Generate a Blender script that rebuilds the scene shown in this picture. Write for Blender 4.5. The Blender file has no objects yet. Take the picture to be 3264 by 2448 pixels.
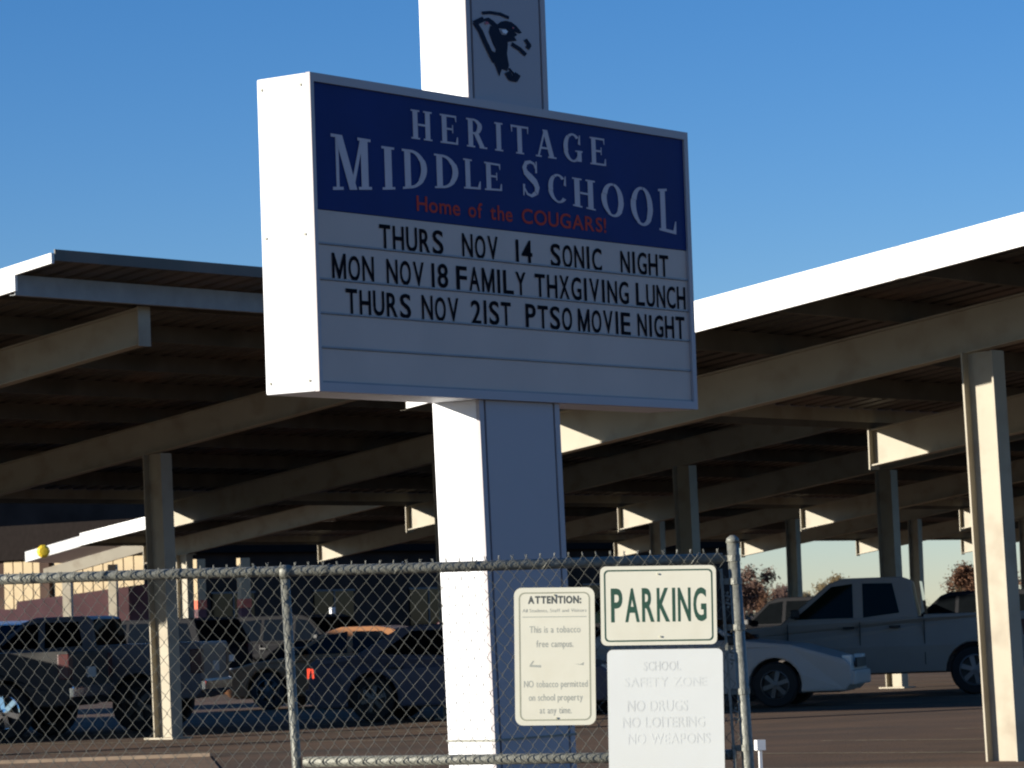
import bpy, bmesh, math, random
from mathutils import Vector, Matrix
random.seed(7)
S = bpy.context.scene
COL = S.collection
# ------------------------------------------------------------------ camera
PITCH, ROLL = .0654, .035
cam = bpy.data.cameras.new('camera'); camo = bpy.data.objects.new('camera', cam); COL.objects.link(camo)
cam.sensor_width = 36; cam.lens = 126.45; cam.clip_start = .1; cam.clip_end = 6000
_c, _s = math.cos(PITCH), math.sin(PITCH)
RT = Vector((1, 0, 0)); UP = Vector((0, -_s, _c)); FW = Vector((0, _c, _s))
cx = RT*math.cos(ROLL) - UP*math.sin(ROLL); cy = RT*math.sin(ROLL) + UP*math.cos(ROLL)
m = Matrix((cx, cy, -FW)).transposed().to_4x4(); m.translation = (0, 0, 1.45)
camo.matrix_world = m
cam.dof.use_dof = True; cam.dof.focus_distance = 19; cam.dof.aperture_fstop = 18
S.camera = camo
# ------------------------------------------------------------------ light
SUN = Vector((-.929, -.37, .2)).normalized()
W = bpy.data.worlds.new('World'); S.world = W; W.use_nodes = True
nt = W.node_tree; nt.nodes.clear()
sky = nt.nodes.new('ShaderNodeTexSky'); sky.sky_type = 'NISHITA'; sky.sun_disc = False
sky.sun_elevation = math.asin(SUN.z); sky.sun_rotation = math.atan2(SUN.x, SUN.y)
sky.altitude = 300; sky.air_density = .85; sky.dust_density = .0; sky.ozone_density = 3.0
hs = nt.nodes.new('ShaderNodeHueSaturation'); hs.inputs['Saturation'].default_value = 1.2
bg = nt.nodes.new('ShaderNodeBackground'); bg.inputs['Strength'].default_value = .077
wo = nt.nodes.new('ShaderNodeOutputWorld')
ml = nt.nodes.new('ShaderNodeMix'); ml.data_type = 'RGBA'; ml.blend_type = 'MULTIPLY'; ml.inputs['Factor'].default_value = 1
ca = [i for i in ml.inputs if i.type == 'RGBA']; ca[1].default_value = (.96, .955, 1.12, 1)
nt.links.new(sky.outputs[0], ca[0]); nt.links.new([o for o in ml.outputs if o.type == 'RGBA'][0], hs.inputs['Color']); nt.links.new(hs.outputs[0], bg.inputs[0]); nt.links.new(bg.outputs[0], wo.inputs[0])
sl = bpy.data.lights.new('sun', 'SUN'); sl.energy = 5.0; sl.angle = math.radians(.53); sl.color = (1, .93, .80)
so = bpy.data.objects.new('sun', sl); COL.objects.link(so); so.rotation_euler = SUN.to_track_quat('Z', 'Y').to_euler()
S.view_settings.view_transform = 'Standard'; S.view_settings.look = 'None'
S.view_settings.exposure = .75; S.view_settings.gamma = 1; S.view_settings.use_curve_mapping = False
S.render.engine = 'CYCLES'
S.cycles.filter_width = 2.1

# ------------------------------------------------------------------ materials
MATS = {}
def mat(name, col, rough=.6, metal=0, vary=.12, scale=6, bump=0, bscale=40, spec=.5, dirt=None, coat=0, emit=None):
    if name in MATS: return MATS[name]
    M = bpy.data.materials.new(name); M.use_nodes = True; n = M.node_tree.nodes; l = M.node_tree.links
    b = n['Principled BSDF']; b.inputs['Roughness'].default_value = rough; b.inputs['Metallic'].default_value = metal
    b.inputs['Specular IOR Level'].default_value = spec; b.inputs['Coat Weight'].default_value = coat
    tc = n.new('ShaderNodeTexCoord'); no = n.new('ShaderNodeTexNoise'); no.inputs['Scale'].default_value = scale
    no.inputs['Detail'].default_value = 6; l.new(tc.outputs['Object'], no.inputs['Vector'])
    mx = n.new('ShaderNodeMix'); mx.data_type = 'RGBA'
    mx.inputs['A'].default_value = (*[c*(1-vary) for c in col], 1); mx.inputs['B'].default_value = (*[min(1, c*(1+vary)) for c in col], 1)
    rp = n.new('ShaderNodeMapRange'); rp.inputs[1].default_value = .3; rp.inputs[2].default_value = .7
    l.new(no.outputs['Fac'], rp.inputs[0]); l.new(rp.outputs[0], mx.inputs['Factor']); out = mx.outputs['Result']
    if dirt:
        n2 = n.new('ShaderNodeTexNoise'); n2.inputs['Scale'].default_value = dirt[1]; n2.inputs['Detail'].default_value = 8
        mp = n.new('ShaderNodeMapping'); mp.inputs['Scale'].default_value = dirt[3] if len(dirt) > 3 else (1, 1, 1)
        l.new(tc.outputs['Object'], mp.inputs[0]); l.new(mp.outputs[0], n2.inputs['Vector'])
        r2 = n.new('ShaderNodeMapRange'); r2.inputs[1].default_value = .5; r2.inputs[2].default_value = .72; r2.inputs[4].default_value = dirt[2]
        l.new(n2.outputs['Fac'], r2.inputs[0]); m2 = n.new('ShaderNodeMix'); m2.data_type = 'RGBA'
        l.new(r2.outputs[0], m2.inputs['Factor']); l.new(out, m2.inputs['A']); m2.inputs['B'].default_value = (*dirt[0], 1); out = m2.outputs['Result']
    l.new(out, b.inputs['Base Color'])
    if bump:
        n3 = n.new('ShaderNodeTexNoise'); n3.inputs['Scale'].default_value = bscale; n3.inputs['Detail'].default_value = 5
        l.new(tc.outputs['Object'], n3.inputs['Vector']); bp = n.new('ShaderNodeBump'); bp.inputs['Strength'].default_value = bump; bp.inputs['Distance'].default_value = .02
        l.new(n3.outputs['Fac'], bp.inputs['Height']); l.new(bp.outputs[0], b.inputs['Normal'])
    if emit: b.inputs['Emission Color'].default_value = (*emit[0], 1); b.inputs['Emission Strength'].default_value = emit[1]
    if name == 'asphalt':
        vo = n.new('ShaderNodeTexVoronoi'); vo.feature = 'DISTANCE_TO_EDGE'; vo.inputs['Scale'].default_value = .35
        ns_ = n.new('ShaderNodeTexNoise'); ns_.inputs['Scale'].default_value = 1.2; mv = n.new('ShaderNodeMix'); mv.data_type = 'VECTOR'; mv.inputs['Factor'].default_value = .12
        vi = [i for i in mv.inputs if i.type == 'VECTOR']; l.new(tc.outputs['Object'], vi[0]); l.new(ns_.outputs['Color'], vi[1]); l.new([o for o in mv.outputs if o.type == 'VECTOR'][0], vo.inputs['Vector'])
        cr_ = n.new('ShaderNodeMapRange'); cr_.inputs[1].default_value = .004; cr_.inputs[2].default_value = .02; cr_.inputs[3].default_value = .45; cr_.inputs[4].default_value = 1
        l.new(vo.outputs['Distance'], cr_.inputs[0]); mm = n.new('ShaderNodeMix'); mm.data_type = 'RGBA'; mm.blend_type = 'MULTIPLY'; mm.inputs['Factor'].default_value = 1
        ci = [i for i in mm.inputs if i.type == 'RGBA']; l.new(b.inputs['Base Color'].links[0].from_socket, ci[0]); l.new(cr_.outputs[0], ci[1]); l.new([o for o in mm.outputs if o.type == 'RGBA'][0], b.inputs['Base Color'])
    MATS[name] = M; return M
WHITE = mat('sign_white_paint', (.74, .75, .78), .45, vary=.03, dirt=((.5, .47, .42), 3, .25))
BLUE = mat('header_blue', (.003, .021, .13), .6, vary=.1, scale=3, spec=.15)
SLATEP = mat('sign_slate_blue_paint', (.44, .405, .41), .55, vary=.06, scale=1.5, dirt=((.38, .35, .36), 1.5, .4), spec=.3)
SLATEU = mat('sign_slate_grey_paint', (.40, .375, .39), .55, vary=.06, scale=1.5, dirt=((.34, .32, .33), 1.5, .4), spec=.3)
LET_W = mat('header_letter_white', (.60, .53, .55), .6, vary=.05, spec=.2)
LET_R = mat('header_letter_red', (.55, .045, .025), .6, spec=.15)
TRACKP = mat('letter_track_panel', (.58, .46, .39), .6, vary=.05, scale=2, dirt=((.48, .39, .34), 1.2, .5))
LET_K = mat('marquee_letter_black', (.005, .006, .010), .8, spec=.05)
CREAM = mat('carport_paint', (.345, .305, .225), .55, vary=.06, scale=2, dirt=((.21, .155, .10), 2.5, .6))
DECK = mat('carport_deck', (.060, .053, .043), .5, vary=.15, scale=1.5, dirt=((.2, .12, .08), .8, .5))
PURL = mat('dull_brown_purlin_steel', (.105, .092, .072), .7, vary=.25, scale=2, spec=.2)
FASC = mat('carport_fascia_paint', (.80, .80, .78), .5, vary=.03)
GALV = mat('galvanised_steel', (.19, .19, .16), .5, metal=.15, vary=.25, scale=60, bump=.2, bscale=120)
WIRE = mat('mesh_wire', (.125, .125, .105), .5, metal=.2, vary=.2, scale=20)
SIGNC = mat('sign_cream_face', (.80, .77, .62), .5, vary=.03, scale=5, dirt=((.6, .55, .4), 6, .25))
SIGNF = mat('sign_faded_face', (.80, .815, .77), .5, vary=.02, scale=5, dirt=((.76, .76, .68), 3, .4))
GREEN = mat('sign_green_print', (.03, .085, .055), .5)
GREY = mat('sign_grey_print', (.42, .43, .37), .6)
FAINT = mat('sign_faint_print', (.76, .775, .73), .6)
BORD = mat('sign_border_print', (.36, .36, .26), .6)
ASPH = mat('asphalt', (.115, .062, .032), .9, vary=.3, scale=.6, bump=.5, bscale=30, dirt=((.045, .031, .022), .25, .7, (1, 3, 1)))
DIRT = mat('brown_ground', (.085, .047, .026), .95, vary=.3, scale=1.2, bump=.6, bscale=12, dirt=((.055, .036, .024), .5, .6))
STRIPE = mat('worn_stripe_paint', (.36, .30, .20), .8, vary=.3, scale=8, dirt=((.12, .09, .06), 3, .8))
KERB = mat('kerb_concrete', (.34, .25, .17), .85, vary=.2, scale=4)
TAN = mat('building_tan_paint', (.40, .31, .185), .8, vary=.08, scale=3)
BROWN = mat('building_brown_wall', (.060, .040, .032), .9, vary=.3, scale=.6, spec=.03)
MAROON = mat('dark_maroon', (.10, .045, .05), .8, vary=.2, scale=2)
ORANGE = mat('orange_band', (.55, .13, .07), .7)
YELLOW = mat('yellow_plastic', (.70, .48, .02), .6)
TYRE = mat('tyre_rubber', (.018, .018, .018), .85)
RIM = mat('alloy_rim', (.16, .16, .17), .4, metal=.5)
DRIM = mat('dark_steel_rim', (.10, .10, .10), .4, metal=.6)
GLASSD = mat('tinted_glass', (.004, .005, .006), .03, spec=.12)
GLASSG = mat('green_glass', (.006, .010, .006), .03, spec=.12)
BLACK = mat('black_trim', (.01, .01, .011), .5)
CHROME = mat('chrome_trim', (.7, .7, .7), .12, metal=1)
LAMPW = mat('headlamp_lens', (.75, .74, .70), .15)
LAMPR = mat('tail_lamp_lens', (.07, .008, .006), .4)
LAMPL = mat('lit_tail_lamp', (.8, .05, .02), .3, emit=((1, .09, .04), .7))
PLATE = mat('licence_plate', (.6, .6, .58), .5)
EMB = mat('emblem_navy', (.004, .010, .030), .6, spec=.1)
EMBR = mat('emblem_red', (.4, .06, .08), .5)
FIXT = mat('light_fixture_lens', (.55, .5, .42), .4)
BARK = mat('bark', (.10, .07, .05), .9)

# ------------------------------------------------------------------ helpers
def link(o, parent=None, loc=None, rz=None):
    COL.objects.link(o)
    if parent: o.parent = parent
    if loc: o.location = loc
    if rz is not None: o.rotation_euler.z = rz
    return o
def empty(name, label, cat, loc=(0, 0, 0), rz=0, group=None):
    o = bpy.data.objects.new(name, None); link(o, None, loc, rz); o.empty_display_size = .2
    o['label'] = label; o['category'] = cat
    if group: o['group'] = group
    return o
def tag(o, label, cat, group=None):
    o['label'] = label; o['category'] = cat
    if group: o['group'] = group
    return o
class MB:
    def __init__(s): s.v = []; s.f = []
    def poly(s, pts): i = len(s.v); s.v += [tuple(p) for p in pts]; s.f.append(tuple(range(i, i+len(pts)))); return s
    def hexa(s, p):
        i = len(s.v); s.v += [tuple(q) for q in p]
        for f in ((0, 3, 2, 1), (4, 5, 6, 7), (0, 1, 5, 4), (1, 2, 6, 5), (2, 3, 7, 6), (3, 0, 4, 7)): s.f.append(tuple(i+k for k in f))
        return s
    def box(s, x0, x1, y0, y1, z0, z1):
        return s.hexa([(x0, y0, z0), (x1, y0, z0), (x1, y1, z0), (x0, y1, z0), (x0, y0, z1), (x1, y0, z1), (x1, y1, z1), (x0, y1, z1)])
    def bar(s, a, b, w, h, up=(0, 0, 1)):      # box beam from a to b, w across, h high centred
        a = Vector(a); b = Vector(b); d = (b-a).normalized(); u = Vector(up); sd = d.cross(u).normalized()*w/2; u = Vector(up)*h/2
        return s.hexa([a-sd-u, b-sd-u, b+sd-u, a+sd-u, a-sd+u, b-sd+u, b+sd+u, a+sd+u])
    def tube(s, pts, r, n=8, cap=True):
        pts = [Vector(p) for p in pts]; i0 = len(s.v)
        for k, p in enumerate(pts):
            d = (pts[min(k+1, len(pts)-1)] - pts[max(k-1, 0)]).normalized()
            a = d.cross(Vector((0, 0, 1)) if abs(d.z) < .9 else Vector((0, 1, 0))).normalized(); b = d.cross(a)
            rr = r[k] if isinstance(r, (list, tuple)) else r
            for j in range(n):
                t = 2*math.pi*j/n; s.v.append(tuple(p + a*math.cos(t)*rr + b*math.sin(t)*rr))
        for k in range(len(pts)-1):
            for j in range(n):
                s.f.append((i0+k*n+j, i0+k*n+(j+1) % n, i0+(k+1)*n+(j+1) % n, i0+(k+1)*n+j))
        if cap: s.f.append(tuple(i0+j for j in range(n))[::-1]); s.f.append(tuple(i0+(len(pts)-1)*n+j for j in range(n)))
        return s
    def lathe(s, prof, n=28, c=(0, 0, 0)):      # profile (r, y) round the Y axis
        i0 = len(s.v); k = len(prof)
        for j in range(n):
            t = 2*math.pi*j/n
            for r, y in prof: s.v.append((c[0]+r*math.cos(t), c[1]+y, c[2]+r*math.sin(t)))
        for j in range(n):
            for q in range(k-1):
                a = i0+j*k+q; b = i0+((j+1) % n)*k+q; s.f.append((a, b, b+1, a+1))
        return s
    def prism(s, pts, y0, y1):                 # outline in xz, along y
        n = len(pts); i = len(s.v); s.v += [(x, y0, z) for x, z in pts]+[(x, y1, z) for x, z in pts]
        s.f.append(tuple(range(i, i+n))); s.f.append(tuple(range(i+2*n-1, i+n-1, -1)))
        for k in range(n): s.f.append((i+(k+1) % n, i+k, i+n+k, i+n+(k+1) % n))
        return s
    def mesh(s, name, ma, bevel=0, smooth=False, segs=2, fix=True):
        me = bpy.data.meshes.new(name); me.from_pydata(s.v, [], s.f)
        for m_ in (ma if isinstance(ma, (list, tuple)) else [ma]): me.materials.append(m_)
        if fix or bevel:
            bm = bmesh.new(); bm.from_mesh(me)
            if fix: bmesh.ops.recalc_face_normals(bm, faces=bm.faces)
            if bevel:
                es = [e for e in bm.edges if len(e.link_faces) == 2 and e.calc_face_angle(0) > .35]
                bmesh.ops.bevel(bm, geom=es, offset=bevel, segments=segs, affect='EDGES', profile=.6, clamp_overlap=True)
            bm.to_mesh(me); bm.free()
        if smooth:
            for p in me.polygons: p.use_smooth = True
        return me
    def obj(s, name, ma, parent=None, loc=None, rz=None, **k):
        return link(bpy.data.objects.new(name, s.mesh(name, ma, **k)), parent, loc, rz)
def inst(name, me, parent=None, loc=None, rz=None): return link(bpy.data.objects.new(name, me), parent, loc, rz)

# sans glyphs from the built-in font, each normalised to a unit cell
_g = {}
def glyph(ch, off=0.0):
    k = (ch, off)
    if k in _g: return _g[k]
    if ch == 'M' and off > .012:
        vs = [(0, 0), (.17, 0), (.17, 1), (0, 1), (.83, 0), (1, 0), (1, 1), (.83, 1), (.17, 1), (.17, .62), (.44, 0), (.56, 0), (.5, .32), (.83, 1), (.83, .62)]
        fs = [(0, 1, 2, 3), (4, 5, 6, 7), (8, 9, 10, 12), (13, 12, 11, 14), (10, 11, 12)]
        _g[k] = (vs, fs, .86, glyph('H', off)[3], glyph('H', off)[4]); return _g[k]
    cu = bpy.data.curves.new('g', 'FONT'); cu.body = ch; cu.offset = off; cu.resolution_u = 4; cu.fill_mode = 'FRONT'
    o = bpy.data.objects.new('g', cu); COL.objects.link(o)
    dg = bpy.context.evaluated_depsgraph_get(); me = bpy.data.meshes.new_from_object(o.evaluated_get(dg))
    vs = [(v.co.x, v.co.y) for v in me.vertices]; fs = [tuple(p.vertices) for p in me.polygons]
    bpy.data.objects.remove(o); bpy.data.curves.remove(cu); bpy.data.meshes.remove(me)
    x0 = min(v[0] for v in vs); x1 = max(v[0] for v in vs); y0 = min(v[1] for v in vs); y1 = max(v[1] for v in vs)
    _g[k] = ([((x-x0)/(x1-x0), (y-y0)/(y1-y0)) for x, y in vs], fs, x1-x0, y0, y1); return _g[k]
def adv(ch): return {'I': .42, '1': .42, '!': .42, 'M': 1.2, 'W': 1.25, ' ': .8}.get(ch, 1.0)
def line_text(mb, s, x0, x1, zb, h, y, off=.02, gap=.16):   # whole line into one MB, font metrics kept, scaled to x0..x1
    cell = []; x = 0
    for ch in s:
        if ch == ' ': x += .34; continue
        g = glyph(ch, off); cell.append((ch, g, x)); x += g[2] + gap*.55
    tot = x - gap*.55; sx = (x1-x0)/tot; base = glyph('H', off); H = base[4]-base[3]; sz = h/H
    for ch, g, px in cell:
        i = len(mb.v)
        for u, v in g[0]: mb.v.append((x0+(px+u*g[2])*sx, y, zb+(g[3]-base[3]+v*(g[4]-g[3]))*sz))
        for f in g[1]: mb.f.append(tuple(i+k for k in f))

# serif capitals: lists of polygons in a unit-high cell
def serif(ch):
    T = .19; t = .07; s = .055; P = []
    def R(x0, z0, x1, z1): P.append([(x0, z0), (x1, z0), (x1, z1), (x0, z1)])
    def stem(x, w=T, sf=.075, both=True):
        R(x, 0, x+w, 1); R(x-sf, 0, x+w+sf, s); R(x-sf, 1-s, x+w+sf, 1)
    def diag(x0, z0, x1, z1, w): P.append([(x0, z0), (x0+w, z0), (x1+w, z1), (x1, z1)])
    def ring(cx, rx, rz, cz, a0, a1, T_=T, t_=t, n=22):
        q = []
        for k in range(n+1):
            a = math.radians(a0+(a1-a0)*k/n); c, d = math.cos(a), math.sin(a)
            q.append(((cx+rx*c, cz+rz*d), (cx+(rx-T_)*c, cz+(rz-t_)*d)))
        for k in range(n): P.append([q[k][0], q[k+1][0], q[k+1][1], q[k][1]])
    if ch == 'I': stem(.08); return P, .36
    if ch == 'H': stem(.08); stem(.56); R(.27, .47, .56, .47+t); return P, .83
    if ch == 'E':
        stem(.08); R(.2, 0, .66, t); R(.2, .48, .5, .48+t); R(.2, 1-t, .62, 1); P.append([(.60, 0), (.70, 0), (.70, .26), (.66, .26)]); P.append([(.58, 1), (.65, 1), (.65, .78), (.62, .78)]); R(.47, .38, .51, .66); return P, .74
    if ch == 'L': stem(.08); R(.2, 0, .6, t); P.append([(.52, 0), (.66, 0), (.67, .28), (.63, .28)]); return P, .68
    if ch == 'T': stem(.28); R(.02, 1-t, .73, 1); P.append([(.0, 1), (.06, 1), (.06, .75), (.03, .75)]); P.append([(.69, 1), (.75, 1), (.73, .75), (.70, .75)]); return P, .75
    if ch == 'R':
        stem(.08); ring(.30, .34, .27, .73, -90, 90); R(.2, .46, .32, .46+t); R(.2, 1-t, .32, 1); diag(.56, 0, .30, .50, .2); R(.52, 0, .84, s); return P, .84
    if ch == 'D': stem(.08); ring(.28, .5, .5, .5, -90, 90); R(.2, 0, .3, t); R(.2, 1-t, .3, 1); return P, .82
    if ch == 'O': ring(.42, .40, .52, .5, 0, 360, n=40); return P, .84
    if ch == 'C': ring(.44, .42, .52, .5, 48, 318, n=34); P.append([(.66, .66), (.76, .62), (.76, .98), (.72, .98)]); return P, .80
    if ch == 'G': ring(.44, .42, .52, .5, 48, 330, n=34); P.append([(.66, .66), (.76, .62), (.76, .98), (.72, .98)]); R(.62, .02, .80, .42); R(.55, .42-s, .87, .42); return P, .88
    if ch == 'M': R(.10, 0, .18, 1); R(.0, 0, .28, s); R(-.02, 1-s, .2, 1); diag(.44, 0, .08, 1, .2); diag(.46, .0, .76, 1, .09); stem(.76, sf=.08); return P, 1.05
    if ch == 'A': diag(.05, 0, .36, 1, .08); diag(.58, 0, .30, 1, .2); R(.18, .30, .66, .30+t); R(-.03, 0, .22, s); R(.50, 0, .86, s); return P, .84
    if ch == 'S':
        pts = []
        for k in range(41):
            u = k/40
            a = math.radians(60+u*2*210) if False else 0
        c = [(.56, .80), (.50, .93), (.36, .97), (.20, .92), (.13, .78), (.18, .65), (.34, .54), (.50, .43), (.58, .29), (.54, .13), (.38, .03), (.22, .06), (.11, .22)]
        w = [.05, .07, .08, .12, .15, .18, .20, .20, .18, .14, .08, .07, .05]
        from mathutils.geometry import interpolate_bezier
        n = len(c); L = []
        for k in range(n):
            a = Vector(c[max(0, k-1)]); b = Vector(c[min(n-1, k+1)]); d = (b-a).normalized(); nn = Vector((-d.y, d.x))*w[k]/2
            p = Vector(c[k]); L.append((p+nn, p-nn))
        for k in range(n-1): P.append([tuple(L[k][0]), tuple(L[k+1][0]), tuple(L[k+1][1]), tuple(L[k][1])])
        P.append([(.53, .68), (.60, .68), (.60, 1.0), (.56, 1.0)]); P.append([(.06, 0), (.10, 0), (.14, .32), (.06, .32)])
        return P, .66
def serif_mb(ch, x0, x1, top, bot, y):        # top/bot: functions of x giving z
    P, w = serif(ch); mb = MB()
    for k, pl in enumerate(P):
        q = []
        for u, v in pl:
            x = x0+(x1-x0)*u/w; q.append((x, y-.0004*(k % 9), bot(x)+(top(x)-bot(x))*v))
        mb.poly(q)
    return mb

# ------------------------------------------------------------------ ground
def struct(o): o['kind'] = 'structure'; return o
g = MB(); g.poly([(-3000, -60, 0), (3000, -60, 0), (3000, 5000, 0), (-3000, 5000, 0)]); struct(g.obj('ground', DIRT, fix=False))
ang = math.radians(37.145); D = Vector((math.sin(ang), math.cos(ang), 0)); N = Vector((math.cos(ang), -math.sin(ang), 0)); Z = Vector((0, 0, 1))
RZ = math.atan2(D.y, D.x)                      # local x = D, local y = -N
R0 = Vector((4.924, 32.59, 0)); L0 = Vector((-4.852, 48.78, 0)); B3 = L0 - N*18.78 + D*.82
g = MB(); g.poly([(-3.6, 41.3, .012), (-16, 41.0, .012), (-16, 36, .012), (-3.0, 36, .012)]); struct(g.obj('sidewalk', mat('sunlit_walk', (.20, .125, .072), .9, vary=.25, scale=3, bump=.4, bscale=20), fix=False))
g = MB(); g.hexa([(-3.6, 41.3, 0), (-16, 41.0, 0), (-16, 41.14, 0), (-3.6, 41.44, 0), (-3.6, 41.3, .05), (-16, 41.0, .05), (-16, 41.14, .05), (-3.6, 41.44, .05)]); struct(g.obj('walk_edging', KERB))
g = MB(); o_ = L0
def dn(b, d, n, z=0): return b + D*d + N*n + Z*z
g.poly([dn(o_, -14, -60, .004), dn(o_, 110, -60, .004), dn(o_, 110, 60, .004), dn(o_, -14, 60, .004)])
struct(g.obj('parking_lot', ASPH, fix=False))
g = MB()
g.hexa([dn(o_, -14.2, -60, 0), dn(o_, -14.0, -60, 0), dn(o_, -14.0, 40, 0), dn(o_, -14.2, 40, 0), dn(o_, -14.2, -60, .13), dn(o_, -14.0, -60, .13), dn(o_, -14.0, 40, .13), dn(o_, -14.2, 40, .13)])
struct(g.obj('kerb', KERB))
g = MB()
for base, n0, n1 in ((L0, -5.6, 5.6), (R0, -5.6, 5.6)):
    for k in range(-3, 18):
        d = k*2.9-1.2; g.poly([dn(base, d, n0, .008), dn(base, d+.1, n0, .008), dn(base, d+.1, n1, .008), dn(base, d, n1, .008)])
struct(g.obj('parking_stripes', STRIPE, fix=False))
HB = 3.965; SL = .1412; TL, TH = 5.8, 5.7; OV = 2.27; SP = 6.31

# ------------------------------------------------------------------ carports
def carport(label, base, k0, k1, colt=0.0, near=True, lean=0, tl=TL, th=TH, hb=HB, sl=SL, sp=SP, ov=OV, npur=9, first=0.0):
    root = empty('carport', label, 'carport', (base.x, base.y, 0), RZ, 'parking carports')
    y_ = lambda t: -t                            # local y for offset t along N
    x0 = k0*sp-ov; x1 = k1*sp+ov; db = .42; bt = lambda t: hb+sl*t+.33
    # columns and beams
    def ibeam_beam():
        b = MB(); tf = .016; bf = .16
        for (za, zb, w) in ((-db+.33, -db+.33+tf, bf), (.33-tf, .33, bf), (-db+.33+tf, .33-tf, .012)):
            p = []
            for z in (za, zb):
                for (x, t) in ((-w/2, -tl), (w/2, -tl), (w/2, th), (-w/2, th)): p.append((x, -t, hb+sl*t+z))
            b.hexa(p)
        return b
    bme = ibeam_beam().mesh('beam', CREAM)
    ep = MB(); ep.box(-.10, .10, tl-.002, tl+.014, hb-sl*tl-.13, hb-sl*tl+.34); epm = ep.mesh('end_plate', CREAM)
    eh = MB(); eh.box(-.10, .10, -th-.014, -th+.002, hb+sl*th-.11, hb+sl*th+.34); ehm = eh.mesh('end_plate', CREAM)
    c = MB(); d = .33; bf = .22; tf = .018; zt = hb+sl*colt-.10; lx = -lean
    def cb(xa, xb, ya, yb):
        L = lean*zt
        c.hexa([(xa+L*LD[0], ya+L*LD[1], 0), (xb+L*LD[0], ya+L*LD[1], 0), (xb+L*LD[0], yb+L*LD[1], 0), (xa+L*LD[0], yb+L*LD[1], 0), (xa, ya, zt), (xb, ya, zt), (xb, yb, zt), (xa, yb, zt)])
    # lean direction = world +X at the foot, in local axes
    LD = (D.x, -N.x)
    cb(-bf/2, bf/2, -colt-d/2, -colt-d/2+tf); cb(-bf/2, bf/2, -colt+d/2-tf, -colt+d/2); cb(-.008, .008, -colt-d/2+tf, -colt+d/2-tf)
    cme = c.mesh('column', CREAM)
    cp = MB(); cp.box(-.16, .16, -colt-.24, -colt+.24, zt, zt+.02); cp.box(-.008, .008, -colt-.13, -colt-.118, zt+.02, zt+.36)
    for sx in (-.1, .1):
        for sy in (-.2, .2): cp.box(sx-.018, sx+.018, -colt+sy-.018, -colt+sy+.018, zt+.02, zt+.05)
    cpm = cp.mesh('cap_plate', CREAM)
    if base is R0: pass
    bp = MB(); L = lean*zt; bp.box(-.2+L*LD[0], .2+L*LD[0], -colt-.26+L*LD[1], -colt+.26+L*LD[1], .006, .03); bpm = bp.mesh('base_plate', CREAM)
    for k in range(k0, k1+1):
        b_ = inst('beam', bme, root, (k*sp, 0, 0)); inst('end_plate', epm, b_); inst('end_plate', ehm, b_)
        c_ = inst('column', cme, root, (k*sp, -first if k == k0 else 0, -first*-sl*0 if k == k0 else 0))
        if k == k0 and first: c_.scale.z = (zt+sl*first)/zt; inst('cap_plate', cpm, c_); 
        if base is not R0: inst('base_plate', bpm, c_)
    # purlins (C section) along local x
    nb = MB(); LX = x1-x0-.1; ph = .2
    nb.box(0, LX, -.002, .002, 0, ph); nb.box(0, LX, .002, .07, 0, .004); nb.box(0, LX, .002, .07, ph-.004, ph)
    pm = nb.mesh('purlin', PURL)
    for i in range(npur):
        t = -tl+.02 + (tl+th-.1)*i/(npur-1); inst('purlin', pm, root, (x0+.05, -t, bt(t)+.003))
    # deck with ribs along the slope
    dk = MB(); zt0 = ph+.004; x = x0; pts = []
    step = .305
    while x < x1-.01:
        w = min(step, x1-x); pts += [(x, 0), (x+w*.62, 0), (x+w*.70, .05), (x+w*.92, .05)]; x += w
    pts.append((x1, 0))
    ta, tb = -tl+.10, th+.85
    for (xa, za), (xb, zb) in zip(pts[:-1], pts[1:]):
        dk.poly([(xa, -ta, bt(ta)+zt0+za), (xb, -ta, bt(ta)+zt0+zb), (xb, -tb, bt(tb)+zt0+zb), (xa, -tb, bt(tb)+zt0+za)])
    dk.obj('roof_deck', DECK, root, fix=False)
    # fascias
    f0, f1 = 0, .28
    def ft(xa, xb, name, t0, t1):
        q = MB(); p = []
        for z in (f0, f1):
            for (x, t) in ((xa, t0), (xb, t0), (xb, t1), (xa, t1)): p.append((x, -t, bt(t)+z))
        q.hexa(p); return q.obj(name, FASC, root)
    ft(x0-.04, x0, 'fascia', ta, th+.30); ft(x1, x1+.04, 'fascia', ta, th+.30)
    f0 = .17; ft(x0-.04, x0, 'fascia', th+.301, tb); ft(x1, x1+.04, 'fascia', th+.301, tb); f0 = 0
    for xg, sg in ((x0-.04, -1), (x1+.04, 1)):
        t = ta+2.4
        while t < th:
            q = MB(); p = []
            for z in (.0, .28):
                for (x, tt) in ((xg, t), (xg+sg*.003, t), (xg+sg*.003, t+.06), (xg, t+.06)): p.append((x, -tt, bt(tt)+z))
            q.hexa(p); q.obj('fascia_joint_cover', mat('fascia_joint_grey', (.42, .41, .40), .5), root); t += 3.05
    # high eave gutter and low eave closure
    q = MB(); q.box(x0, x1, -tb-.02, -tb-.003, bt(tb)+.20, bt(tb)+.32); q.obj('eave_trim', DECK, root)
    zz = bt(th+.22); q = MB(); q.box(x0, x1, -th-.26, -th-.25, zz-.03, zz+.19); q.box(x0, x1, -th-.249, -th-.18, zz-.03, zz-.024); q.obj('eave_channel', mat('eave_channel_grey', (.24, .26, .28), .5), root)
    q = MB(); q.box(x0, x1, -ta+.003, -ta+.03, bt(ta)+.06, bt(ta)+.26); q.obj('eave_trim', CREAM, root)
    # light fixtures under the deck
    fx = MB(); fx.box(-.6, .6, -.07, .07, -.07, 0); fxm = fx.mesh('light_fixture', FIXT)
    for k in range(k0, k1):
        inst('light_fixture', fxm, root, ((k+.5)*sp, 3.2, bt(-3.2)+.16))
    return root
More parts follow.
